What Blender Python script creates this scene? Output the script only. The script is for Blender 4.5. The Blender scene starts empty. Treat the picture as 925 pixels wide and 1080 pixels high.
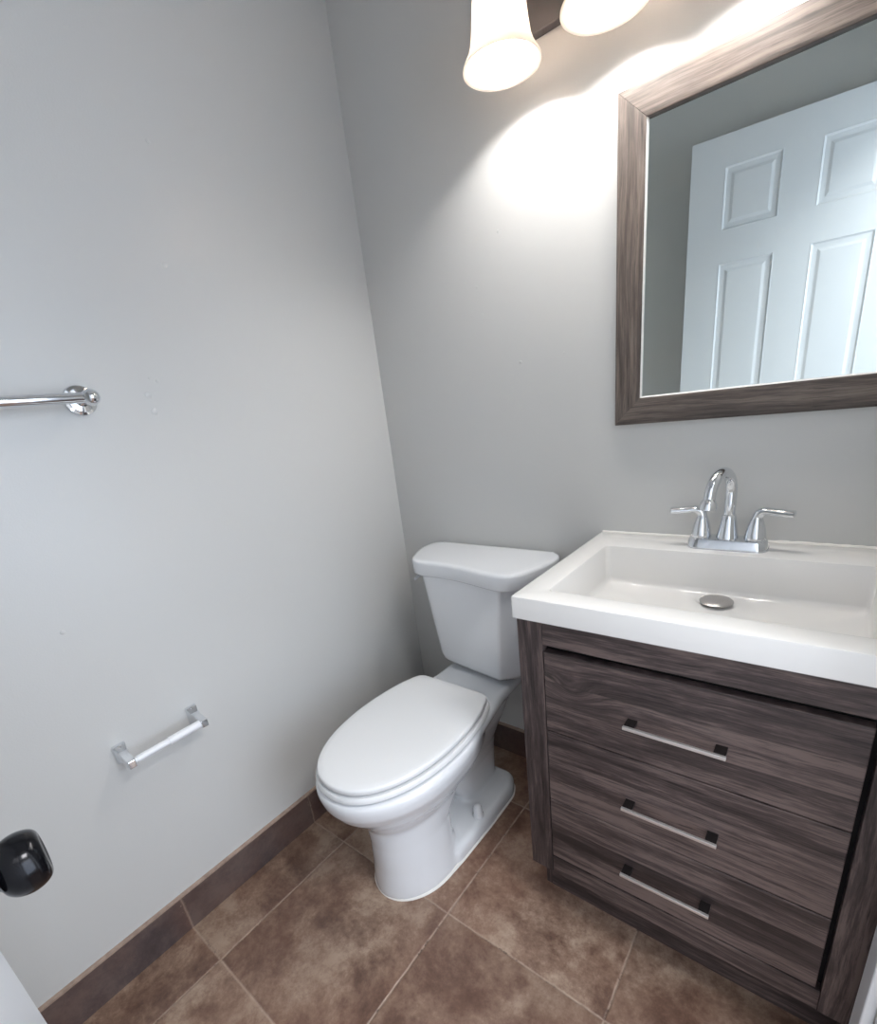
import bpy, math, random
from mathutils import Vector, Matrix, Euler
random.seed(4)
S = bpy.context.scene
COL = S.collection
PI = math.pi

# ------------------------------------------------------------------ camera
cam_d = bpy.data.cameras.new('camera')
cam = bpy.data.objects.new('camera', cam_d); COL.objects.link(cam)
cam.location = (1.19174, -1.22761, 1.21961)
cam.rotation_euler = Euler([math.radians(a) for a in (69.7557, 6.66284, 37.996)], 'XYZ')
cam_d.sensor_fit = 'HORIZONTAL'; cam_d.sensor_width = 36.0
cam_d.lens = 506.143 / 925 * 36.0
cam_d.shift_x = -(464.454 - 462.5) / 925
cam_d.shift_y = (615.907 - 540) / 925
cam_d.clip_start = 0.01
S.camera = cam

# ------------------------------------------------------------------ world, lights, exposure
W = bpy.data.worlds.new('assumed_hall_daylight'); S.world = W; W.use_nodes = True  # assumed bluish daylight of the hall, used as ambient light
W.node_tree.nodes['Background'].inputs[0].default_value = (0.86, 0.92, 1.0, 1)
W.node_tree.nodes['Background'].inputs[1].default_value = 1.5

def area(name, loc, rot, sx, sy, power, color):
    d = bpy.data.lights.new(name, 'AREA'); d.shape = 'RECTANGLE'; d.size = sx; d.size_y = sy
    d.energy = power; d.color = color
    o = bpy.data.objects.new(name, d); COL.objects.link(o); o.location = loc; o.rotation_euler = rot
    return o
# assumed daylight through the open doorway in the right wall; added light, no window
area('assumed_daylight_light', (2.35, -.86, 1.20), (0, math.radians(90), 0), 1.5, 1.0, 15, (0.70, 0.82, 1.0))
# added soft fill light, no real fixture: brightens the left wall
area('hall_fill_light', (1.85, -.75, 2.38), (0, 0, 0), 0.5, 0.5, 18, (1.0, 0.985, 0.97))
LAMP_W = 7.8
S.view_settings.view_transform = 'Standard'
S.view_settings.look = 'None'
S.view_settings.exposure = 0.6
S.view_settings.gamma = 1.0
S.view_settings.use_curve_mapping = False

# ------------------------------------------------------------------ materials
def s2l(c):
    return tuple(((v / 255) / 12.92 if v / 255 <= .04045 else ((v / 255 + .055) / 1.055) ** 2.4) for v in c) + (1,)
class N:
    """small node helper"""
    def __init__(s, name, rough=.5, metal=0., color=(200, 200, 200), spec=.5):
        s.m = bpy.data.materials.new(name); s.m.use_nodes = True; s.t = s.m.node_tree
        s.b = s.t.nodes['Principled BSDF']
        s.b.inputs['Base Color'].default_value = s2l(color)
        s.b.inputs['Roughness'].default_value = rough; s.b.inputs['Metallic'].default_value = metal
        s.b.inputs['Specular IOR Level'].default_value = spec
    def n(s, kind, **kw):
        x = s.t.nodes.new(kind)
        for k, v in kw.items():
            if k.startswith('i_'): x.inputs[int(k[2:])].default_value = v
            else: setattr(x, k, v)
        return x
    def l(s, a, b): s.t.links.new(a, b)
    def math(s, op, a, b=None, c=None):
        x = s.t.nodes.new('ShaderNodeMath'); x.operation = op
        for i, v in enumerate((a, b, c)):
            if v is None: continue
            if isinstance(v, (int, float)): x.inputs[i].default_value = v
            else: s.l(v, x.inputs[i])
        return x.outputs[0]
    def mix(s, f, a, b, blend='MIX'):
        x = s.t.nodes.new('ShaderNodeMix'); x.data_type = 'RGBA'; x.blend_type = blend
        for i, v in ((0, f), (6, a), (7, b)):
            if isinstance(v, (int, float)): x.inputs[i].default_value = v
            elif isinstance(v, tuple): x.inputs[i].default_value = s2l(v) if len(v) == 3 else v
            else: s.l(v, x.inputs[i])
        return x.outputs[2]
    def ramp(s, f, stops):
        x = s.t.nodes.new('ShaderNodeValToRGB'); s.l(f, x.inputs[0]); e = x.color_ramp.elements
        while len(e) < len(stops): e.new(.5)
        for i, (p, c) in enumerate(stops):
            e[i].position = p; e[i].color = s2l(c) if isinstance(c, tuple) else (c, c, c, 1)
        return x.outputs[0]
    def noise(s, vec, scale, detail=4, rough=.5, dist=0):
        x = s.t.nodes.new('ShaderNodeTexNoise'); x.inputs['Scale'].default_value = scale
        x.inputs['Detail'].default_value = detail; x.inputs['Roughness'].default_value = rough
        x.inputs['Distortion'].default_value = dist
        if vec is not None: s.l(vec, x.inputs['Vector'])
        return x.outputs[0]
    def pos(s): return s.t.nodes.new('ShaderNodeNewGeometry').outputs['Position']
    def xyz(s, v):
        x = s.t.nodes.new('ShaderNodeSeparateXYZ'); s.l(v, x.inputs[0]); return x.outputs
    def vec(s, a, b, c):
        x = s.t.nodes.new('ShaderNodeCombineXYZ')
        for i, v in enumerate((a, b, c)):
            if isinstance(v, (int, float)): x.inputs[i].default_value = v
            else: s.l(v, x.inputs[i])
        return x.outputs[0]
    def bump(s, h, strength, dist):
        x = s.t.nodes.new('ShaderNodeBump'); x.inputs['Strength'].default_value = strength
        x.inputs['Distance'].default_value = dist; s.l(h, x.inputs['Height'])
        s.l(x.outputs[0], s.b.inputs['Normal'])

def paint(name, color, rough, bump=.12):
    k = N(name, rough, color=color)
    p = k.pos()
    a = k.noise(p, 260, 3, .55); b = k.noise(p, 6, 3, .5)
    k.bump(k.math('ADD', k.math('MULTIPLY', a, .35), k.math('MULTIPLY', b, 1.2)), bump, .004)
    r = k.math('MULTIPLY_ADD', k.noise(p, 3.0, 3, .6), .14, rough - .07)
    k.l(r, k.b.inputs['Roughness'])
    return k.m
M_wall = paint('grey_green_wall_paint', (202, 202, 200), .33)
M_ceil = paint('white_ceiling_paint', (236, 236, 234), .8)
M_trim = paint('white_trim_paint', (226, 229, 232), .35, .03)
M_door = paint('white_door_paint', (218, 221, 225), .38, .03)

def tile_mat(name, cols, floor=True):
    k = N(name, .42)
    p = k.pos(); x, y, z = k.xyz(p)
    s = .4064
    wob = k.math('MULTIPLY', k.math('SUBTRACT', k.noise(p, 30, 3, .6), .5), .005)
    u = k.math('DIVIDE', k.math('SUBTRACT', k.math('ADD', x, wob), .1547), s)
    v = k.math('DIVIDE', k.math('SUBTRACT', k.math('ADD', y, wob), -.6196), s)
    def edge(t):
        f = k.math('FRACT', t)
        return k.math('MINIMUM', f, k.math('SUBTRACT', 1, f))
    if floor: e = k.math('MINIMUM', edge(u), edge(v))
    else: e = k.math('MINIMUM', edge(u), edge(v)); 
    e = k.math('MULTIPLY', e, s)
    tid = k.vec(k.math('FLOOR', u), k.math('FLOOR', v), 0.)
    wn = k.n('ShaderNodeTexWhiteNoise'); wn.noise_dimensions = '3D'; k.l(tid, wn.inputs[0])
    off = k.n('ShaderNodeVectorMath', operation='MULTIPLY_ADD'); k.l(wn.outputs['Color'], off.inputs[0])
    off.inputs[1].default_value = (7, 7, 7); k.l(p, off.inputs[2])
    q = off.outputs[0]
    a = k.noise(q, 4.6, 9, .70, .25); b = k.noise(q, 17, 7, .75, .15); c = k.noise(q, 90, 5, .75)
    m = k.math('ADD', k.math('MULTIPLY', a, .66), k.math('ADD', k.math('MULTIPLY', b, .28), k.math('MULTIPLY', c, .12)))
    base = k.ramp(m, cols)
    h = k.noise(q, 2.4, 4, .6, .3)
    base = k.mix(k.math('MULTIPLY', k.ramp(h, [(.42, 0.), (.62, 1.)]), .38), base, (118, 80, 62))
    val = k.math('MULTIPLY_ADD', wn.outputs['Value'], .32, .80)
    base = k.mix(1.0, base, k.vec(val, val, val), 'MULTIPLY')
    gm = k.ramp(e, [(.0024 if floor else .0006, 1.), (.0036 if floor else .0013, 0.)])
    gcol = k.ramp(k.noise(p, 13, 6, .8), [(.38, (84, 66, 58)), (.46, (158, 136, 120)), (.72, (190, 168, 150))])
    # grout crumbs and scuffs along the joints
    near = k.ramp(e, [(.004, 1.), (.016, 0.)])
    crumbs = k.math('MULTIPLY', near, k.ramp(k.noise(p, 130, 4, .7), [(.62, 0.), (.68, 1.)]))
    base = k.mix(k.math('MULTIPLY', crumbs, .55), base, (172, 150, 134))
    sc = k.ramp(k.noise(p, 75, 6, .8, 1.5), [(.655, 0.), (.70, 1.)])
    base = k.mix(k.math('MULTIPLY', sc, .35), base, (170, 148, 130))
    col = k.mix(gm if floor else k.math('MULTIPLY', gm, .5), base, gcol)
    k.l(col, k.b.inputs['Base Color'])
    k.l(k.math('MULTIPLY_ADD', m, .35, .26), k.b.inputs['Roughness'])
    hgt = k.math('SUBTRACT', k.math('MULTIPLY', m, .5), k.math('MULTIPLY', gm, .9))
    k.bump(hgt, .45, .004)
    return k.m
M_floor = tile_mat('brown_slate_tile', [(.40, (80, 58, 49)), (.48, (114, 88, 74)), (.54, (144, 118, 101)), (.62, (180, 157, 137))])
M_base = tile_mat('dark_slate_baseboard_tile', [(.36, (52, 43, 43)), (.48, (78, 66, 66)), (.62, (110, 94, 89))], False)
k = N('raw_tile_edge', .7, color=(146, 124, 110)); k.l(k.mix(k.noise(k.pos(), 40, 5, .7), (120, 98, 86), (200, 178, 162)), k.b.inputs['Base Color']); M_edge = k.m

def wood(name, axis, dark, mid, light, plank=.0, knot=None, seed=0., fine=1.0, rough=.5, alf=1.0):
    k = N(name, rough)
    p = k.pos(); xyz = k.xyz(p)
    al = xyz[axis]; others = [i for i in (0, 1, 2) if i != axis]
    if axis == 2: cr, dp = xyz[0], xyz[1]
    elif axis == 0: cr, dp = xyz[2], xyz[1]
    else: cr, dp = xyz[2], xyz[0]
    cr = k.math('ADD', cr, seed)
    pid = None
    if plank:
        wv = k.math('MULTIPLY', k.math('SUBTRACT', k.noise(k.vec(k.math('MULTIPLY', al, 1.6), 0., seed), 1, 2, .5), .5), .010)
        t = k.math('DIVIDE', k.math('ADD', cr, wv), plank)
        pid = k.math('FLOOR', t); fr = k.math('FRACT', t)
        wn = k.n('ShaderNodeTexWhiteNoise'); wn.noise_dimensions = '1D'; k.l(pid, wn.inputs['W'])
        rnd = wn.outputs['Value']
        al = k.math('ADD', al, k.math('MULTIPLY', rnd, 9.0))
    warp = k.math('MULTIPLY', k.math('SUBTRACT', k.noise(k.vec(k.math('MULTIPLY', al, 3.0), k.math('MULTIPLY', cr, 9.), k.math('MULTIPLY', dp, 2.)), 1, 3, .55), .5), .022)
    crw = k.math('ADD', cr, warp)
    if knot:
        kx, kz, kr = knot
        dx = k.math('DIVIDE', k.math('SUBTRACT', xyz[0], kx), kr * 1.9); dz = k.math('DIVIDE', k.math('SUBTRACT', xyz[2], kz), kr)
        d2 = k.math('ADD', k.math('MULTIPLY', dx, dx), k.math('MULTIPLY', dz, dz))
        g = k.math('POWER', 2.718, k.math('MULTIPLY', d2, -1.0))
        crw = k.math('ADD', crw, k.math('MULTIPLY', g, .03))
    v1 = k.vec(k.math('MULTIPLY', al, 5. * alf), k.math('MULTIPLY', crw, 75 * fine), k.math('MULTIPLY', dp, 6.))
    v2 = k.vec(k.math('MULTIPLY', al, 18. * alf), k.math('MULTIPLY', crw, 340 * fine), k.math('MULTIPLY', dp, 20.))
    v3 = k.vec(k.math('MULTIPLY', al, 3. * alf), k.math('MULTIPLY', crw, 20 * fine), k.math('MULTIPLY', dp, 3.))
    n1 = k.noise(v1, 1, 6, .68); n2 = k.noise(v2, 1, 4, .7); n3 = k.noise(v3, 1, 6, .68, .4)
    m = k.math('ADD', k.math('MULTIPLY', n3, .42), k.math('ADD', k.math('MULTIPLY', n1, .34), k.math('MULTIPLY', n2, .24)))
    if plank: m = k.math('ADD', m, k.math('MULTIPLY', k.math('SUBTRACT', rnd, .5), .10))
    col = k.ramp(m, [(.41, dark), (.495, mid), (.575, light)])
    # dark pores / cracks
    cr1 = k.ramp(k.noise(k.vec(k.math('MULTIPLY', al, 9.), k.math('MULTIPLY', crw, 110 * fine), 3.1), 1, 4, .65), [(.30, 1.), (.40, 0.)])
    col = k.mix(k.math('MULTIPLY', cr1, .75), col, tuple(int(c * .45) for c in dark))
    if plank:
        seam = k.ramp(fr, [(.0, 1.), (.035, 0.), (.96, 0.), (1., .6)])
        sm = k.math('MULTIPLY', seam, k.ramp(k.noise(k.vec(k.math('MULTIPLY', al, 7.), pid, 0.), 1, 3, .6), [(.38, .15), (.6, .8)]))
        col = k.mix(sm, col, tuple(int(c * .5) for c in dark))
    k.l(col, k.b.inputs['Base Color'])
    k.bump(m, .35, .0012)
    return k.m
D, Mi, L = (40, 32, 32), (69, 58, 57), (108, 93, 89)
M_wood_x = wood('rustic_plank_wood_horizontal', 0, D, Mi, L, plank=.0635, knot=(.845, .665, .03), seed=.02)
M_wood_z = wood('rustic_wood_vertical', 2, D, Mi, L, seed=.3)
M_wood_r = wood('rustic_wood_rail', 0, D, Mi, L, seed=.7)
FD, FM, FL = (60, 52, 48), (88, 78, 72), (118, 106, 98)
M_fr_x = wood('frame_wood_horizontal', 0, FD, FM, FL, seed=1.2, rough=.55, fine=1.7, alf=.9)
M_fr_z = wood('frame_wood_vertical', 2, FD, FM, FL, seed=2.2, rough=.55, fine=1.7, alf=.9)

def simple(name, color, rough, metal=0., coat=0., spec=.5, bump=0):
    k = N(name, rough, metal, color, spec)
    k.b.inputs['Coat Weight'].default_value = coat
    k.b.inputs['Coat Roughness'].default_value = .06
    nz = k.noise(k.pos(), 35, 3, .5)
    k.l(k.math('MULTIPLY_ADD', nz, .06, rough - .03 if rough > .03 else 0.), k.b.inputs['Roughness'])
    if bump: k.bump(k.noise(k.pos(), 420, 3, .6), bump, .001)
    return k.m
M_china = simple('white_vitreous_china', (230, 232, 235), .10, coat=.4)
M_plastic = simple('white_seat_plastic', (230, 231, 232), .22)
M_top = simple('white_cultured_marble', (230, 228, 225), .16, coat=.3)
M_chrome = simple('polished_chrome', (226, 229, 233), .06, 1.)
M_steel = simple('brushed_nickel', (232, 230, 228), .38, .9)
M_drain = simple('brushed_drain_metal', (185, 182, 180), .34, .85)
M_foot_reflect = simple('dark_reflection_foot', (40, 36, 36), .35, .5)  # dark reflection on the handle feet put into their colour
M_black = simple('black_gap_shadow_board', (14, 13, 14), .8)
M_knob = simple('oil_rubbed_bronze_black', (20, 20, 24), .16, .55)
M_pewter = simple('dark_pewter_metal', (92, 89, 90), .5, .5, bump=.3)
M_caulk = simple('white_caulk', (232, 229, 224), .5, bump=.5)
M_roller = simple('white_roller_plastic', (236, 237, 240), .3)
M_mirror = simple('silvered_mirror_glass', (226, 234, 232), .0, 1.)
M_mirror.node_tree.nodes['Principled BSDF'].inputs['Roughness'].default_value = .0
for l in list(M_mirror.node_tree.links):
    if l.to_socket.name == 'Roughness': M_mirror.node_tree.links.remove(l)
M_lit_lip = simple('lamplit_lip', (238, 236, 234), .4, .1)  # pale colour painted as lamplight on the inner edge of the mirror frame

# frosted lamp glass: lets the bulb's light through
k = N('frosted_lamp_glass', .3, color=(250, 244, 236))
tr = k.n('ShaderNodeBsdfTranslucent'); tr.inputs[0].default_value = s2l((240, 230, 221))
nz = k.noise(k.pos(), 14, 2, .5)
mx = k.n('ShaderNodeMixShader'); k.l(k.math('MULTIPLY_ADD', nz, .05, .40), mx.inputs[0])
k.l(k.b.outputs[0], mx.inputs[1]); k.l(tr.outputs[0], mx.inputs[2])
k.l(mx.outputs[0], k.t.nodes['Material Output'].inputs[0]); M_shade = k.m
k = N('lit_bulb', .5); k.b.inputs['Emission Color'].default_value = (1, .96, .9, 1); k.b.inputs['Emission Strength'].default_value = 9.; M_bulb = k.m

# ------------------------------------------------------------------ mesh helper
class MB:
    def __init__(s): s.v = []; s.f = []; s.mi = []; s.cur = 0
    def add(s, vs, fs):
        o = len(s.v); s.v += [tuple(v) for v in vs]; s.f += [tuple(i + o for i in f) for f in fs]; s.mi += [s.cur] * len(fs)
        return s
    def box(s, x0, x1, y0, y1, z0, z1):
        vs = [(x, y, z) for z in (z0, z1) for y in (y0, y1) for x in (x0, x1)]
        return s.add(vs, [(0, 2, 3, 1), (4, 5, 7, 6), (0, 1, 5, 4), (2, 6, 7, 3), (0, 4, 6, 2), (1, 3, 7, 5)])
    def loft(s, rings, cap0=True, cap1=True, close=False):
        n = len(rings[0]); vs = [p for r in rings for p in r]; fs = []
        m = len(rings)
        for j in range(m if close else m - 1):
            a = j * n; b = ((j + 1) % m) * n
            for i in range(n): fs.append((a + i, a + (i + 1) % n, b + (i + 1) % n, b + i))
        if not close:
            if cap0: fs.append(tuple(reversed(range(n))))
            if cap1: fs.append(tuple((m - 1) * n + i for i in range(n)))
        return s.add(vs, fs)
    def lathe(s, prof, c=(0, 0, 0), ax=(0, 0, 1), n=40, cap0=True, cap1=True):
        q = Vector((0, 0, 1)).rotation_difference(Vector(ax).normalized()); c = Vector(c); R = []
        for r, h in prof:
            R.append([tuple(c + q @ Vector((r * math.cos(2 * PI * i / n), r * math.sin(2 * PI * i / n), h))) for i in range(n)])
        return s.loft(R, cap0, cap1)
    def tube(s, pts, rad, n=20, flat=None, up=None):
        pts = [Vector(p) for p in pts]
        if not isinstance(rad, (list, tuple)): rad = [rad] * len(pts)
        R = []; last = None
        for i, p in enumerate(pts):
            t = (pts[min(i + 1, len(pts) - 1)] - pts[max(i - 1, 0)]).normalized()
            if last is None:
                a = Vector(up) if up else (Vector((0, 0, 1)) if abs(t.z) < .9 else Vector((1, 0, 0)))
            else: a = last
            a = (a - t * a.dot(t)).normalized(); last = a; b = t.cross(a)
            r = rad[i]; ra, rb = (r if isinstance(r, tuple) else (r, r))
            R.append([tuple(p + a * (ra * math.cos(2 * PI * j / n)) + b * (rb * math.sin(2 * PI * j / n))) for j in range(n)])
        return s.loft(R)
    def build(s, name, mat, parent=None, smooth=True, bevel=0, seg=3, ang=35, sub=0, remesh=0, sm=0, deps=None):
        me = bpy.data.meshes.new(name)
        off = Vector(parent.matrix_world.translation) if parent is not None and parent.get('_base') else Vector((0, 0, 0))
        base = None
        p = parent
        tot = Vector((0, 0, 0))
        while p is not None:
            tot += p.location; p = p.parent
        me.from_pydata([tuple(Vector(v) - tot) for v in s.v], [], s.f)
        mats = mat if isinstance(mat, (list, tuple)) else [mat]
        for m in mats: me.materials.append(m)
        for poly, i in zip(me.polygons, s.mi): poly.material_index = i; poly.use_smooth = smooth
        me.validate(); me.update()
        o = bpy.data.objects.new(name, me); COL.objects.link(o); o.parent = parent
        import bmesh
        bm = bmesh.new(); bm.from_mesh(me); bmesh.ops.recalc_face_normals(bm, faces=bm.faces); bm.to_mesh(me); bm.free()
        if remesh:
            m = o.modifiers.new('remesh', 'REMESH'); m.mode = 'VOXEL'; m.voxel_size = remesh; m.use_smooth_shade = True
            m = o.modifiers.new('smooth', 'SMOOTH'); m.factor = .5; m.iterations = sm
        if bevel:
            m = o.modifiers.new('bevel', 'BEVEL'); m.width = bevel; m.segments = seg; m.limit_method = 'ANGLE'; m.angle_limit = math.radians(ang); m.harden_normals = False
        if sub:
            m = o.modifiers.new('sub', 'SUBSURF'); m.levels = sub; m.render_levels = sub
        if smooth and not remesh:
            try:
                me.set_sharp_from_angle(angle=math.radians(42)) if not bevel else me.set_sharp_from_angle(angle=math.radians(180))
            except Exception: pass
            if bevel:
                m = o.modifiers.new('wn', 'WEIGHTED_NORMAL'); m.keep_sharp = False
        return o
def thing(name, loc, label, cat, group=None):
    o = bpy.data.objects.new(name, None); COL.objects.link(o); o.location = loc
    o.empty_display_size = .05
    o['label'] = label; o['category'] = cat
    if group: o['group'] = group
    return o
def structure(o): o['kind'] = 'structure'; return o
def fillet(poly, r, n=6):
    """closed polygon in xy with rounded corners; r a number or one per corner"""
    out = []; m = len(poly)
    for i in range(m):
        p = Vector(poly[i]); a = Vector(poly[i - 1]) - p; b = Vector(poly[(i + 1) % m]) - p
        rr = r[i] if isinstance(r, (list, tuple)) else r
        la, lb = a.length, b.length; a.normalize(); b.normalize()
        half = a.angle(b) / 2
        d = min(rr / math.tan(half), la * .49, lb * .49); p0 = p + a * d; p1 = p + b * d
        for j in range(n + 1):
            t = j / n; out.append(tuple(p0 * (1 - t) ** 2 + p * 2 * t * (1 - t) + p1 * t * t))
    return out
def ring(pts, z): return [(p[0], p[1], z) for p in pts]
def inset(pts, d):
    c = Vector((sum(p[0] for p in pts) / len(pts), sum(p[1] for p in pts) / len(pts))); out = []
    m = len(pts)
    for i in range(m):
        t = (Vector(pts[(i + 1) % m]) - Vector(pts[i - 1]))
        nn = Vector((-t.y, t.x)); 
        if nn.length < 1e-9: nn = c - Vector(pts[i])
        nn.normalize()
        if nn.dot(c - Vector(pts[i])) < 0: nn = -nn
        out.append(tuple(Vector(pts[i]) + nn * d))
    return out
def catmull(P, n, closed=False):
    P = [Vector(p) for p in P]; out = []; m = len(P)
    rng = range(m) if closed else range(m - 1)
    for i in rng:
        if closed: p0, p1, p2, p3 = P[i - 1], P[i], P[(i + 1) % m], P[(i + 2) % m]
        else: p0, p1, p2, p3 = P[max(i - 1, 0)], P[i], P[i + 1], P[min(i + 2, m - 1)]
        for j in range(n):
            t = j / n
            out.append(.5 * ((2 * p1) + (p2 - p0) * t + (2 * p0 - 5 * p1 + 4 * p2 - p3) * t * t + (3 * p1 - p0 - 3 * p2 + p3) * t ** 3))
    if not closed: out.append(P[-1])
    return out

# ------------------------------------------------------------------ room shell
XR, YF, ZC = 1.345, -1.405, 2.44
structure(MB().box(-.12, 2.6, -2.3, .12, -.12, 0).build('floor', M_floor, smooth=False))
structure(MB().box(-.12, 2.6, -2.3, .12, ZC, ZC + .1).build('ceiling', M_ceil, smooth=False))
def blobs(mb, pts, ax, val, r=.0048):
    for (a, z, s) in pts:
        c = (val, a, z) if ax == 0 else (a, val, z); d = (1, 0, 0) if ax == 0 else (0, -1, 0)
        mb.lathe([(r * s * 1.5, -.0005), (r * s, .0009 * s), (r * s * .4, .0016 * s), (.0001, .0018 * s)], c, d, 10)
wl = MB().box(-.12, 0, YF - .1, .12, 0, ZC)
blobs(wl, [(-.5787, 1.8005, .8), (-.6126, 1.5774, .9), (-.7253, 1.2837, 1.2), (-.728, 1.318, 1.2), (-.70, 1.345, .7), (-.715, 1.352, .6), (-1.032, .8791, .8)], 0, 0)
structure(wl.build('wall_left', M_wall, smooth=False))
wb = MB().box(0, XR + .1, 0, .12, 0, ZC)
BLOBS_BACK = [(.5589, 1.7574, .8), (.5516, 1.7565, .7), (.5704, 1.7517, .6), (.471, 1.6068, .7), (.3976, 1.5022, .6), (.4087, 1.4357, .6), (.5144, 1.3048, .7), (.9731, 1.783, .9), (.981, 1.771, .8), (.9683, 1.7742, .9), (.9771, 1.7848, .7), (.9865, 1.771, .9), (.6365, 1.309, .5)]
blobs(wb, BLOBS_BACK, 1, 0)
structure(wb.build('wall_back', M_wall, smooth=False))
structure(MB().box(0, XR + .1, YF - .1, YF, 0, ZC).build('wall_front', M_wall, smooth=False))
# right wall with the doorway the camera looks in from
DY0, DY1, DZ = -1.335, -.545, 2.06
wr = MB().box(XR, XR + .1, DY1, 0, 0, ZC).box(XR, XR + .1, YF, DY0, 0, ZC).box(XR, XR + .1, DY0, DY1, DZ, ZC)
structure(wr.build('wall_right', M_wall, smooth=False))
structure(MB().box(2.5, 2.6, -2.3, .12, 0, ZC).build('wall_hall', M_wall, smooth=False))
# door casing
def casing():
    m = MB()
    m.box(XR - .015, XR, DY1, DY1 + .057, 0, DZ + .057).box(XR - .006, XR, DY1 + .045, DY1 + .057, 0, DZ + .057)
    m.box(XR - .015, XR, DY0, DY1, DZ, DZ + .057).box(XR - .015, XR, DY0 - .05, DY0, 0, DZ + .057)
    m.box(XR, XR + .1, DY1 - .014, DY1, 0, DZ).box(XR, XR + .1, DY0, DY0 + .014, 0, DZ).box(XR, XR + .1, DY0, DY1, DZ - .014, DZ)
    m.box(XR + .04, XR + .075, DY1 - .024, DY1 - .014, 0, DZ - .014)
    return m
structure(casing().build('trim_1', M_trim, bevel=.003))
# tile baseboards with a pale raw top edge
HB, TB = .1136, .010
m = MB().box(0, TB, YF, 0, 0, HB - .0055); m.cur = 1; m.box(0, TB + .0003, YF, 0, HB - .0055, HB)
structure(m.build('baseboard_left', [M_base, M_edge], smooth=False))
m = MB().box(TB, XR, -TB, 0, 0, HB - .0055); m.cur = 1; m.box(TB, XR, -TB - .0003, 0, HB - .0055, HB)
structure(m.build('baseboard_back', [M_base, M_edge], smooth=False))
m = MB().box(TB, .60, YF, YF + TB, 0, HB)
structure(m.build('baseboard_front', M_base, smooth=False))

# ------------------------------------------------------------------ open door (its free edge beside the camera)
def door():
    th = math.radians(-5.33); o0 = Vector((.614, -1.2773, 0)); ux = Vector((math.cos(th), math.sin(th), 0)); n = Vector((-math.sin(th), math.cos(th), 0))
    P = lambda s, z, d=0: tuple(o0 + ux * s + n * d + Vector((0, 0, z)))
    Wd, z0, z1, T = .71, .012, 2.04, .035
    cols = [(.115, .300), (.410, .595)]; rows = [(.22, .80), (.945, 1.624), (1.733, 1.942)]
    xs = [0, .115, .300, .410, .595, Wd]; zs = [z0, .22, .80, .945, 1.624, 1.733, 1.942, z1]
    m = MB()
    for side in (0, 1):
        dd = (lambda d: d) if side == 0 else (lambda d: -T - d)
        for i in range(5):
            for j in range(7):
                pan = i in (1, 3) and j in (1, 3, 5)
                a, b, c, e = xs[i], xs[i + 1], zs[j], zs[j + 1]
                if not pan:
                    m.add([P(a, c, dd(0)), P(b, c, dd(0)), P(b, e, dd(0)), P(a, e, dd(0))], [(0, 1, 2, 3)])
                else:
                    levels = [(0, 0), (.003, .0008), (.009, -.0035), (.018, -.0045), (.024, -.0045), (.034, -.0012), (.04, -.001)]
                    R = []
                    for ins, d in levels:
                        R.append([P(a + ins, c + ins, dd(d)), P(b - ins, c + ins, dd(d)), P(b - ins, e - ins, dd(d)), P(a + ins, e - ins, dd(d))])
                    m.loft(R, cap0=False, cap1=True)
    for (a, b, c, e) in ((0, 0, z0, z1), (Wd, Wd, z0, z1)):
        m.add([P(a, c, 0), P(a, e, 0), P(a, e, -T), P(a, c, -T)], [(0, 1, 2, 3)])
    for z in (z0, z1): m.add([P(0, z, 0), P(Wd, z, 0), P(Wd, z, -T), P(0, z, -T)], [(0, 1, 2, 3)])
    leaf = m.build('door_1', M_door, smooth=False); structure(leaf)
    kz = .890; c = P(.062, kz, 0)
    k_ = MB()
    kp = catmull([(.0115, .014, 0), (.0105, .026, 0), (.013, .031, 0), (.0195, .034, 0), (.0245, .0395, 0), (.0272, .048, 0), (.0263, .0565, 0), (.0228, .0628, 0), (.0177, .0655, 0), (.0130, .0645, 0), (.0005, .063, 0)], 5)
    k_.lathe([(.001, 0), (.031, .0), (.032, .004), (.029, .009), (.018, .011)] + [(p.x, p.y) for p in kp], c, tuple(n), 64)
    k_.build('door_knob', M_knob, leaf)
    b_ = MB().lathe([(.001, 0), (.031, 0), (.030, .008), (.018, .011), (.011, .02), (.012, .03), (.024, .037), (.027, .048), (.022, .058), (.001, .062)], P(.062, kz, -T), tuple(-n), 40)
    b_.build('door_knob', M_knob, leaf)
    for z in (.25, 1.05, 1.82):
        MB().lathe([(.0055, 0), (.0055, .09)], P(Wd + .004, z, .004), (0, 0, 1), 16).build('hinge', M_knob, leaf)
    return leaf
door()

# ------------------------------------------------------------------ vanity cabinet
CF = -.467
van = thing('vanity_cabinet', (1.034, -.24, 0), 'dark rustic wood vanity cabinet with three drawers beside the toilet', 'cabinet')
VX0, VX1, ZB, ZT = .732, 1.338, .142, .810
for a, b in ((VX0, VX0 + .054), (VX1 - .046, VX1)):
    MB().box(a, b, CF, CF + .02, ZB, ZT).build('front_post', M_wood_z, van, bevel=.0012)
m = MB().box(VX0 + .0545, VX1 - .0465, CF + .001, CF + .02, .757, ZT)
m.build('top_rail', M_wood_r, van, bevel=.001)
m = MB().box(VX0 + .0545, VX1 - .0465, CF + .002, CF + .02, ZB - .001, .190)
m.build('bottom_rail', M_wood_r, van, bevel=.001)
for a, b in ((VX0, VX0 + .016), (VX1 - .016, VX1)):
    prof = [(CF + .02, ZB), (CF + .02, ZT), (-.012, ZT), (-.012, 0), (-.40, 0), (-.40, ZB)]
    MB().loft([[(a, y, z) for y, z in prof], [(b, y, z) for y, z in prof]]).build('side_panel', M_wood_z, van, bevel=.0008)
MB().box(VX0 + .016, VX1 - .016, -.40, -.385, 0, ZB + .01).build('toe_kick', M_wood_r, van, smooth=False)
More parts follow.
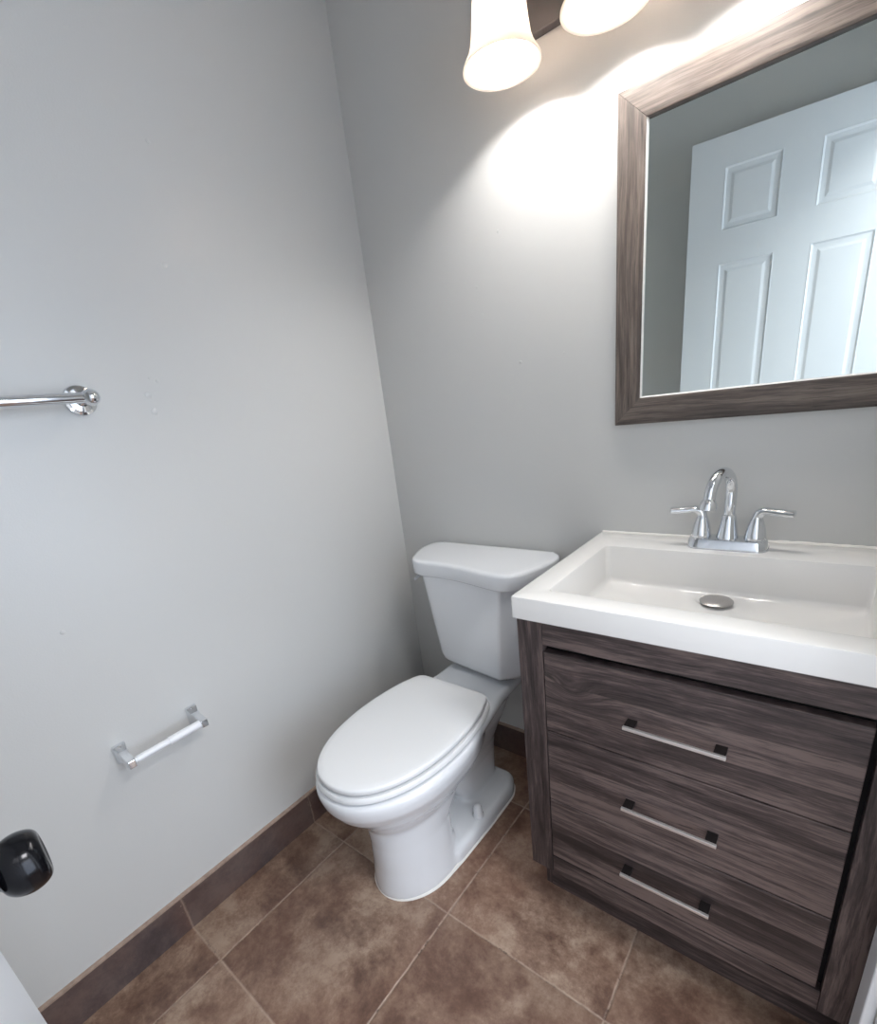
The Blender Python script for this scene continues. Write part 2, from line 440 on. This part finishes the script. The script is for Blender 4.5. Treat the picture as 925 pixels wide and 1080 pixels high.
MB().box(VX0 + .017, VX1 - .017, CF + .0215, CF + .03, ZB + .01, ZT - .002).build('gap_shade_sheet', M_black, van, smooth=False)  # black sheet painted as the shade behind the drawer gaps
for i, (z0, z1, hz) in enumerate(((.5565, .7435, .640), (.3705, .5535, .450), (.1965, .3675, .273))):
    dr = MB().box(.7882, 1.2835, CF, CF + .0185, z0, z1).build('drawer', M_wood_x, van, bevel=.0015)
    h = MB(); x0, x1 = .953, 1.117; yo = CF - .028
    h.box(x0, x1, yo, yo + .006, hz - .0035, hz + .0030)
    h.cur = 1
    h.box(x0 + .001, x0 + .019, yo + .0055, CF + .0005, hz - .004, hz + .004).box(x1 - .019, x1 - .001, yo + .0055, CF + .0005, hz - .004, hz + .004)
    h.build('drawer_handle', [M_steel, M_foot_reflect], dr, bevel=.0008)

# ------------------------------------------------------------------ sink top
sk = thing('sink_top', (1.034, -.24, .811), 'white rectangular integrated sink top resting on the dark vanity cabinet', 'sink')
TX0, TX1, TY0, TZ0, TZ1 = .730, 1.341, -.482, .811, .860
def rr(x0, x1, y0, y1, r, n=6): return fillet([(x0, y0), (x1, y0), (x1, y1), (x0, y1)], r, n)
out = lambda d: rr(TX0 + d, TX1 - d, TY0 + d, -.001 - d, .005)
inn = lambda d, r: rr(.783 + d, 1.286 - d, -.429 + d, -.114 - d, r)
m = MB()
m.loft([ring(inn(-.006, .02), TZ0), ring(out(.004), TZ0), ring(out(0), TZ0 + .003), ring(out(0), TZ1 - .004), ring(out(.0012), TZ1 - .0012), ring(out(.004), TZ1),
        ring(inn(-.003, .014), TZ1), ring(inn(.0008, .013), TZ1 - .0012), ring(inn(.002, .012), TZ1 - .004), ring(inn(.006, .012), .782), ring(inn(.009, .014), .774), ring(inn(.016, .018), .769), ring(inn(.15, .03), .7665)], cap0=False, cap1=True)
m.box(.80, 1.27, -.415, -.13, .755, .7655)
m.build('sink_basin', M_top, sk)
cb = MB()
pts = []; rad = []
for i in range(60):
    x = TX0 + .004 + i * (TX1 - TX0 - .008) / 59; pts.append((x, -.0025, TZ1 + .0005)); rad.append(.0032 + .0008 * random.random() + (.0012 if x > 1.12 else 0) * random.random())
cb.tube(pts, rad, 10); structure(cb.build('trim_2', M_caulk))
dx, dy = 1.037, -.172
d_ = MB().lathe([(.018, .0), (.018, .007), (.031, .008), (.0315, .010), (.028, .0125), (.015, .0142), (.0005, .0148)], (dx, dy, .766), (0, 0, 1), 48)
d_.build('drain_stopper', M_drain, sk)

# ------------------------------------------------------------------ faucet
fa = thing('faucet', (1.031, -.064, TZ1), 'chrome faucet with gooseneck spout and two levers on the back ledge of the sink', 'faucet')
fx, fy = 1.031, -.064
bp = lambda w, d: fillet([(fx - w, fy - d), (fx + w, fy - d), (fx + w, fy + d), (fx - w, fy + d)], d * .93, 10)
m = MB().loft([ring(bp(.078, .029), TZ1), ring(bp(.078, .029), TZ1 + .006), ring(bp(.0765, .0275), TZ1 + .009), ring(bp(.074, .025), TZ1 + .019), ring(bp(.072, .023), TZ1 + .022), ring(bp(.066, .017), TZ1 + .0235)])
m.build('faucet_base', M_chrome, fa)
zb = TZ1 + .022
sp = MB().lathe([(.0215, 0), (.021, .005), (.0195, .012), (.0155, .036), (.0135, .050), (.0115, .052)], (fx, fy, zb), (0, 0, 1), 36)
a = math.radians(196 + 78)   # spout heading, swung a little to the left
hd = Vector((-.26, -.965, 0)).normalized(); R_ = .047
P0 = Vector((fx, fy, zb + .048)); path = [P0, P0 + Vector((0, 0, .018)), P0 + Vector((0, 0, .036)), P0 + Vector((0, 0, .052))]
top = P0 + Vector((0, 0, .052))
for i in range(1, 19):
    t = i / 18 * math.radians(172); path.append(top + hd * (R_ - R_ * math.cos(t)) + Vector((0, 0, R_ * math.sin(t))))
d_end = (path[-1] - path[-2]).normalized(); path += [path[-1] + d_end * .008]
sp.tube(path, [.0112] * 4 + [.0112 - .0000 * i for i in range(18)] + [.0112], 24)
e = path[-1]; sp.lathe([(.0110, -.004), (.0130, -.001), (.0155, .004), (.0165, .011), (.0160, .018), (.012, .0185), (.0115, .012)], tuple(e), tuple(d_end), 28)
sp.build('spout', M_chrome, fa)
for s in (-1, 1):
    hx = fx + s * .051
    hb = MB().lathe([(.0205, 0), (.0205, .004), (.0195, .010), (.0165, .026), (.0125, .040), (.0095, .048)], (hx, fy, zb), (0, 0, 1), 32)
    yy = -.006
    pts = catmull([(hx, fy, zb + .040), (hx + s * .002, fy, zb + .053), (hx + s * .013, fy + yy * .3, zb + .061), (hx + s * .030, fy + yy, zb + .0605), (hx + s * .048, fy + yy * 1.6, zb + .0595), (hx + s * .064, fy + yy * 2.2, zb + .0595)], 6)
    n_ = len(pts); rad = [((.0095 if i < 8 else .0095 - .0028 * min(1, (i - 8) / 6)), (.0095 if i < 8 else .0095 + .0004 * min(1, (i - 8) / 6))) for i in range(n_)]
    rad[-1] = (.0045, .0070)
    hb.tube(pts, rad, 20, up=(0, 1, 0) if False else None)
    hb.build('faucet_handle', M_chrome, fa)

# ------------------------------------------------------------------ toilet
TXC = .388
to = thing('toilet', (TXC, -.40, 0), 'white two piece toilet with closed lid between left wall and vanity', 'toilet')
def sym(half, n=8):
    """outline from (halfwidth, y) pairs listed from back to front tip"""
    R = [(TXC + h, y) for h, y in half]; Lf = [(TXC - h, y) for h, y in reversed(half) if h > 1e-6]
    return R + Lf
def egg(hw, yb, yf, cw=None, n=56, back=.55, xc=TXC, p=2.0, pb=3.2):
    """egg shaped ring: widest at a fraction back of its length, squarer at the back"""
    ym = yb + (yf - yb) * back; out = []
    for i in range(n):
        t = 2 * PI * i / n; c, s = math.cos(t), math.sin(t)
        if s < 0: y = ym + (yf - ym) * (abs(s) ** (2 / p)); x = hw * math.copysign(abs(c) ** (2 / p), c)
        else: y = ym + (yb - ym) * (abs(s) ** (2 / pb)); x = hw * math.copysign(abs(c) ** (2 / pb), c)
        out.append((xc + x, y))
    return out
bo = MB()
# front pedestal flaring to the bowl
ped = [(.0, .113, -.40, -.676, .44), (.02, .112, -.41, -.675, .43), (.08, .104, -.432, -.669, .40), (.16, .097, -.425, -.667, .42), (.225, .101, -.34, -.672, .5),
       (.265, .122, -.27, -.696, .56), (.30, .148, -.24, -.724, .56), (.335, .166, -.24, -.752, .55), (.365, .176, -.25, -.768, .55), (.388, .180, -.25, -.773, .54), (.402, .179, -.25, -.772, .54), (.409, .172, -.255, -.766, .54)]
bo.loft([ring(egg(hw, yb, yf, back=bk, pb=2.3), z) for z, hw, yb, yf, bk in ped])
# foot flange at the rear
ff = fillet([(TXC - .112, -.50), (TXC - .115, -.30), (TXC - .100, -.135), (TXC + .095, -.135), (TXC + .120, -.19), (TXC + .122, -.33), (TXC + .118, -.50)], [.03, .05, .06, .07, .07, .1, .03], 8)
bo.loft([ring(ff, 0), ring(ff, .030), ring(inset(ff, .004), .042), ring(inset(ff, .014), .050)])
# rear column under the tank deck
def col(hw, y0, y1): return egg(hw, y0, y1, back=.5, p=2.8, pb=2.8)
bo.loft([ring(col(hw, y0, y1), z) for z, hw, y0, y1 in ((.03, .054, -.15, -.33), (.07, .054, -.15, -.34), (.12, .058, -.148, -.37), (.17, .063, -.145, -.40), (.22, .074, -.14, -.44), (.27, .090, -.115, -.47), (.31, .104, -.09, -.48), (.35, .114, -.07, -.48), (.385, .122, -.05, -.48))])
# deck
dk = fillet([(TXC - .168, -.46), (TXC - .150, -.34), (TXC - .124, -.22), (TXC - .122, -.05), (TXC + .122, -.05), (TXC + .126, -.20), (TXC + .152, -.34), (TXC + .170, -.46)], [.03, .1, .1, .02, .02, .1, .1, .03], 6)
dk0 = inset(dk, .015)
bo.loft([ring(dk0, .368), ring(inset(dk, .003), .378), ring(dk, .388), ring(dk, .400), ring(inset(dk, .008), .411)])
bo.build('toilet_bowl', M_china, to, remesh=.0045, sm=12)
# white caulk line round the foot
half = egg(.1145, -.30, -.6735, back=.6)
fo = [p for p in half if p[1] < -.36]
def hull(P):
    P = sorted(set((round(a, 5), round(b, 5)) for a, b in P)); L_ = []; U = []
    cr = lambda o, a, b: (a[0] - o[0]) * (b[1] - o[1]) - (a[1] - o[1]) * (b[0] - o[0])
    for p in P:
        while len(L_) > 1 and cr(L_[-2], L_[-1], p) <= 0: L_.pop()
        L_.append(p)
    for p in reversed(P):
        while len(U) > 1 and cr(U[-2], U[-1], p) <= 0: U.pop()
        U.append(p)
    return L_[:-1] + U[:-1]
hp = hull(half + ff); 
m = MB().loft([ring(inset(hp, -.0030), 0), ring(inset(hp, -.0026), .002), ring(inset(hp, .001), .005), ring(inset(hp, .006), .005), ring(inset(hp, .006), 0)], close=True)
m.build('caulk_line', M_caulk, to)
for s in (-1, 1):
    MB().lathe([(.0170, 0), (.0170, .005), (.0140, .010), (.0130, .030), (.0105, .038), (.005, .041), (.0002, .0415)], (TXC + s * .094, -.352, .049), (0, 0, 1), 28).build('bolt_cap', M_china, to)
# seat ring and lid
half = [(.085, -.2835), (.110, -.2855), (.1245, -.293), (.133, -.308), (.139, -.325), (.150, -.36), (.160, -.43), (.1625, -.50), (.158, -.56), (.146, -.62), (.124, -.675), (.095, -.717), (.060, -.745), (.025, -.757), (0, -.759)]
P_ = [(TXC + h, y) for h, y in half] + [(TXC - h, y) for h, y in reversed(half[:-1])]
so = [(p.x, p.y) for p in catmull([(a, b, 0) for a, b in P_], 5, True)]
def shrink(pts, k, dy=0): return [(TXC + (x - TXC) * k, -.52 + (y + .52) * k + dy) for x, y in pts]
so2 = inset(so, -.007)
st = MB().loft([ring(inset(so2, .006), .4125), ring(so2, .416), ring(so2, .424), ring(inset(so2, .004), .4285), ring(shrink(so, .60), .4285), ring(shrink(so, .60), .4125)], close=True)
st.build('seat', M_plastic, to)
ld = MB().loft([ring(inset(so, .006), .4315), ring(inset(so, .001), .4345), ring(so, .437), ring(so, .4435), ring(inset(so, .0012), .4465), ring(inset(so, .005), .4485), ring(shrink(so, .90), .4497), ring(shrink(so, .45), .4500)])
ld.build('seat_lid', M_plastic, to)
for s in (-1, 1):
    MB().tube([(TXC + s * .075 - .02, -.272, .421), (TXC + s * .075 + .02, -.272, .421)], .0095, 16).build('seat_hinge', M_plastic, to)
# tank
bot = [(.243, -.030), (.226, -.09), (.250, -.165), (.492, -.196), (.543, -.150), (.556, -.030)]
tp = [(.196, -.028), (.190, -.10), (.243, -.205), (.533, -.220), (.596, -.160), (.612, -.028)]
rad = [.02, .04, .05, .022, .03, .02]
def lerp(t): return [(a[0] * (1 - t) + b[0] * t, a[1] * (1 - t) + b[1] * t) for a, b in zip(bot, tp)]
rg = []
for z, d in ((.424, .030), (.4275, .017), (.434, .008), (.446, .002), (.465, 0), (.55, 0), (.65, 0), (.74, 0), (.752, 0)):
    rg.append(ring(inset(fillet(lerp(max(0, (z - .43) / .32)), rad, 8), d), z))
MB().loft(rg).build('tank', M_china, to)
# spacer between tank and deck
MB().loft([ring(inset(fillet(bot, rad, 8), .05), .408), ring(inset(fillet(bot, rad, 8), .05), .43)]).build('tank_gasket', M_black, to)
lidp = [(.188, -.008), (.163, -.035), (.160, -.090), (.182, -.150), (.212, -.198), (.252, -.216), (.320, -.215), (.388, -.218), (.450, -.228), (.505, -.239), (.548, -.243), (.585, -.224), (.614, -.165), (.630, -.085), (.624, -.035), (.596, -.008)]
lo_c = [(p.x, p.y) for p in catmull([(a, b, 0) for a, b in lidp], 6)]
lo = lo_c + [(.596 - (.596 - .188) * i / 14, -.008) for i in range(1, 14)]
MB().loft([ring(inset(lo, .012), .748), ring(inset(lo, .003), .7495), ring(lo, .753), ring(lo, .778), ring(lo, .786), ring(inset(lo, .0012), .7905), ring(inset(lo, .004), .7938), ring(inset(lo, .009), .7955), ring(inset(lo, .014), .7960), ring([(.40 + (a - .40) * .86, -.115 + (b + .115) * .8) for a, b in lo], .7964)]).build('tank_lid', M_china, to)
lv = MB().lathe([(.009, 0), (.009, .006), (.006, .009)], (.203, -.118, .725), (-.9, -.43, 0), 20)
lv.tube([(.196, -.122, .725), (.192, -.150, .722), (.197, -.182, .719)], [(.005, .004), (.006, .004), (.005, .003)], 12)
lv.build('flush_lever', M_chrome, to)

# ------------------------------------------------------------------ framed mirror
MX0, MX1, MZ0, MZ1, MF = .7695, 1.2925, 1.1290, 1.7505, .057
mi = thing('wall_mirror', (1.031, -.001, MZ0), 'rectangular mirror in weathered brown wood frame above the sink', 'mirror')
def frame_side(which):
    m = MB(); o = [(MX0, MZ0), (MX1, MZ0), (MX1, MZ1), (MX0, MZ1)]; i_ = [(MX0 + MF, MZ0 + MF), (MX1 - MF, MZ0 + MF), (MX1 - MF, MZ1 - MF), (MX0 + MF, MZ1 - MF)]
    a, b = which, (which + 1) % 4
    prof = [(0, -.001), (0, -.019), (.006, -.0225), (.050, -.0235), (MF, -.022), (MF, -.001)]   # inwards, depth
    R = []
    for c in (a, b):
        R.append([(o[c][0] + (i_[c][0] - o[c][0]) * t / MF, y, o[c][1] + (i_[c][1] - o[c][1]) * t / MF) for t, y in prof])
    return m.loft(R)
for wch, mt in ((0, M_fr_x), (1, M_fr_z), (2, M_fr_x), (3, M_fr_z)):
    frame_side(wch).build('mirror_frame', mt, mi, bevel=.0012)
g = MB(); x0, x1, z0, z1 = MX0 + MF - .004, MX1 - MF + .004, MZ0 + MF - .004, MZ1 - MF + .004; ym = -.013
g.box(x0, x1, ym, ym + .004, z0, z1)
g.build('mirror_glass', M_mirror, mi, smooth=False)
b_ = MB(); iw = MX0 + MF; ie = MX1 - MF; ib = MZ0 + MF; it = MZ1 - MF; w = .0028; yf = -.0215; yb = ym - .0005
ring_o = [(iw, yf, ib), (ie, yf, ib), (ie, yf, it), (iw, yf, it)]; ring_i = [(iw + w * .6, yb, ib + w), (ie - w * .6, yb, ib + w), (ie - w * .6, yb, it), (iw + w * .6, yb, it)]
ring_b = [(iw - .001, yb, ib - .001), (ie + .001, yb, ib - .001), (ie + .001, yb, it), (iw - .001, yb, it)]
for a, b in ((0, 1), (1, 2), (3, 0)):
    b_.loft([[ring_o[a], ring_i[a], ring_b[a]], [ring_o[b], ring_i[b], ring_b[b]]])
b_.build('lit_edge_strip', M_lit_lip, mi, smooth=False)['label'] = 'thin pale strip painted as lamplight on the inner frame edge'

# ------------------------------------------------------------------ vanity light with three shades
LX = (.5818, .7885, .9952); LY, LZ, LR = -.1335, 1.8287, .0769
vl = thing('vanity_light', (LX[1], 0, 1.97), 'dark metal wall light with frosted white bell shades above the mirror', 'wall lamp')
MB().box(.455, 1.122, -.022, -.0005, 1.911, 2.02).build('backplate', M_pewter, vl, bevel=.003)
for x in LX:
    ar = MB().tube(catmull([(x, -.02, 1.975), (x, -.06, 1.985), (x, -.11, 2.01), (x, LY, 2.03), (x, LY, 2.02)], 5), .008, 14)
    ar.lathe([(.012, .035), (.026, .03), (.030, .0), (.030, -.012), (.026, -.014)], (x, LY, 1.995), (0, 0, 1), 28)
    ar.build('lamp_arm', M_pewter, vl)
    prof = [(LR, 0), (LR - .0004, .003), (LR - .005, .010), (LR - .0125, .021), (LR - .0185, .038), (LR - .0225, .062), (LR - .027, .100), (LR - .034, .135), (LR - .044, .155), (.020, .160)]
    inner = [(r - .0035 if r > .03 else r, z - (.003 if i > 6 else 0)) for i, (r, z) in enumerate(prof)]
    inner[0] = (LR - .006, .0015)
    sh = MB().lathe(prof + list(reversed(inner)), (x, LY, LZ), (0, 0, 1), 64, cap0=False, cap1=False)
    n = 64; mrings = len(prof) * 2
    sh.f += [((mrings - 1) * n + i, (mrings - 1) * n + (i + 1) % n, (i + 1) % n, i) for i in range(n)]; sh.mi += [0] * n
    so_ = sh.build('lamp_shade', M_shade, vl)
    MB().lathe([(.0005, 0), (.014, .003), (.024, .013), (.028, .026), (.026, .042), (.017, .062), (.013, .080), (.013, .095)], (x, LY, LZ + .050), (0, 0, 1), 28).build('light_bulb', M_bulb, vl)
    L_ = bpy.data.lights.new('bulb_light', 'POINT'); L_.energy = LAMP_W; L_.color = (1, .985, .97); L_.shadow_soft_size = .03
    lo_ = bpy.data.objects.new('bulb_light', L_); COL.objects.link(lo_); lo_.location = (x, LY, LZ + .060)

# ------------------------------------------------------------------ toilet paper holder
th = thing('toilet_paper_holder', (0, -.938, .565), 'small chrome toilet paper holder with bare white roller on left wall', 'paper holder')
def tp_post(y, s):
    m = MB(); z = .567
    R = []
    for x, hy, z0, z1 in ((.0005, .0135, .545, .592), (.005, .0135, .545, .592), (.010, .012, .549, .589), (.018, .0095, .552, .581), (.030, .0085, .552, .576), (.050, .0085, .552, .574), (.062, .0085, .552, .573), (.066, .007, .554, .571)):
        R.append([(x, y - hy, z0), (x, y + hy, z0), (x, y + hy, z1), (x, y - hy, z1)])
    m.loft(R); m.lathe([(.0035, 0), (.0035, .0025), (.002, .0035)], (.009, y, .5855), (.75, 0, .66), 14)
    return m
tp_post(-1.021, 1).build('holder_post', M_chrome, th, bevel=.0016)
tp_post(-.855, -1).build('holder_post', M_chrome, th, bevel=.0016)
MB().tube([(.055, -1.013, .563), (.055, -1.008, .563)], .0065, 24).tube([(.055, -1.008, .563), (.055, -.935, .563)], .0080, 28).tube([(.055, -.938, .563), (.055, -.863, .563)], .0098, 28).build('roller', M_roller, th)

# ------------------------------------------------------------------ towel bar
tb = thing('towel_bar', (0, -1.09, 1.315), 'chrome round towel bar mounted high on the left wall', 'towel bar')
for y in (-.860, -1.318):
    MB().lathe([(.0275, 0), (.029, .003), (.0275, .0065), (.0225, .008), (.0215, .0115), (.0125, .0135), (.0105, .020), (.0105, .052), (.0135, .056), (.0150, .064), (.0140, .073), (.0090, .0795), (.0005, .0820)], (.0005, y, 1.3145), (1, 0, 0), 40).build('bar_bracket', M_chrome, tb)
MB().tube([(.064, -1.318, 1.3145), (.064, -.862, 1.3145)], .0098, 28).build('bar_rod', M_chrome, tb)
for o in bpy.data.objects:
    if '_base' in o: del o['_base']
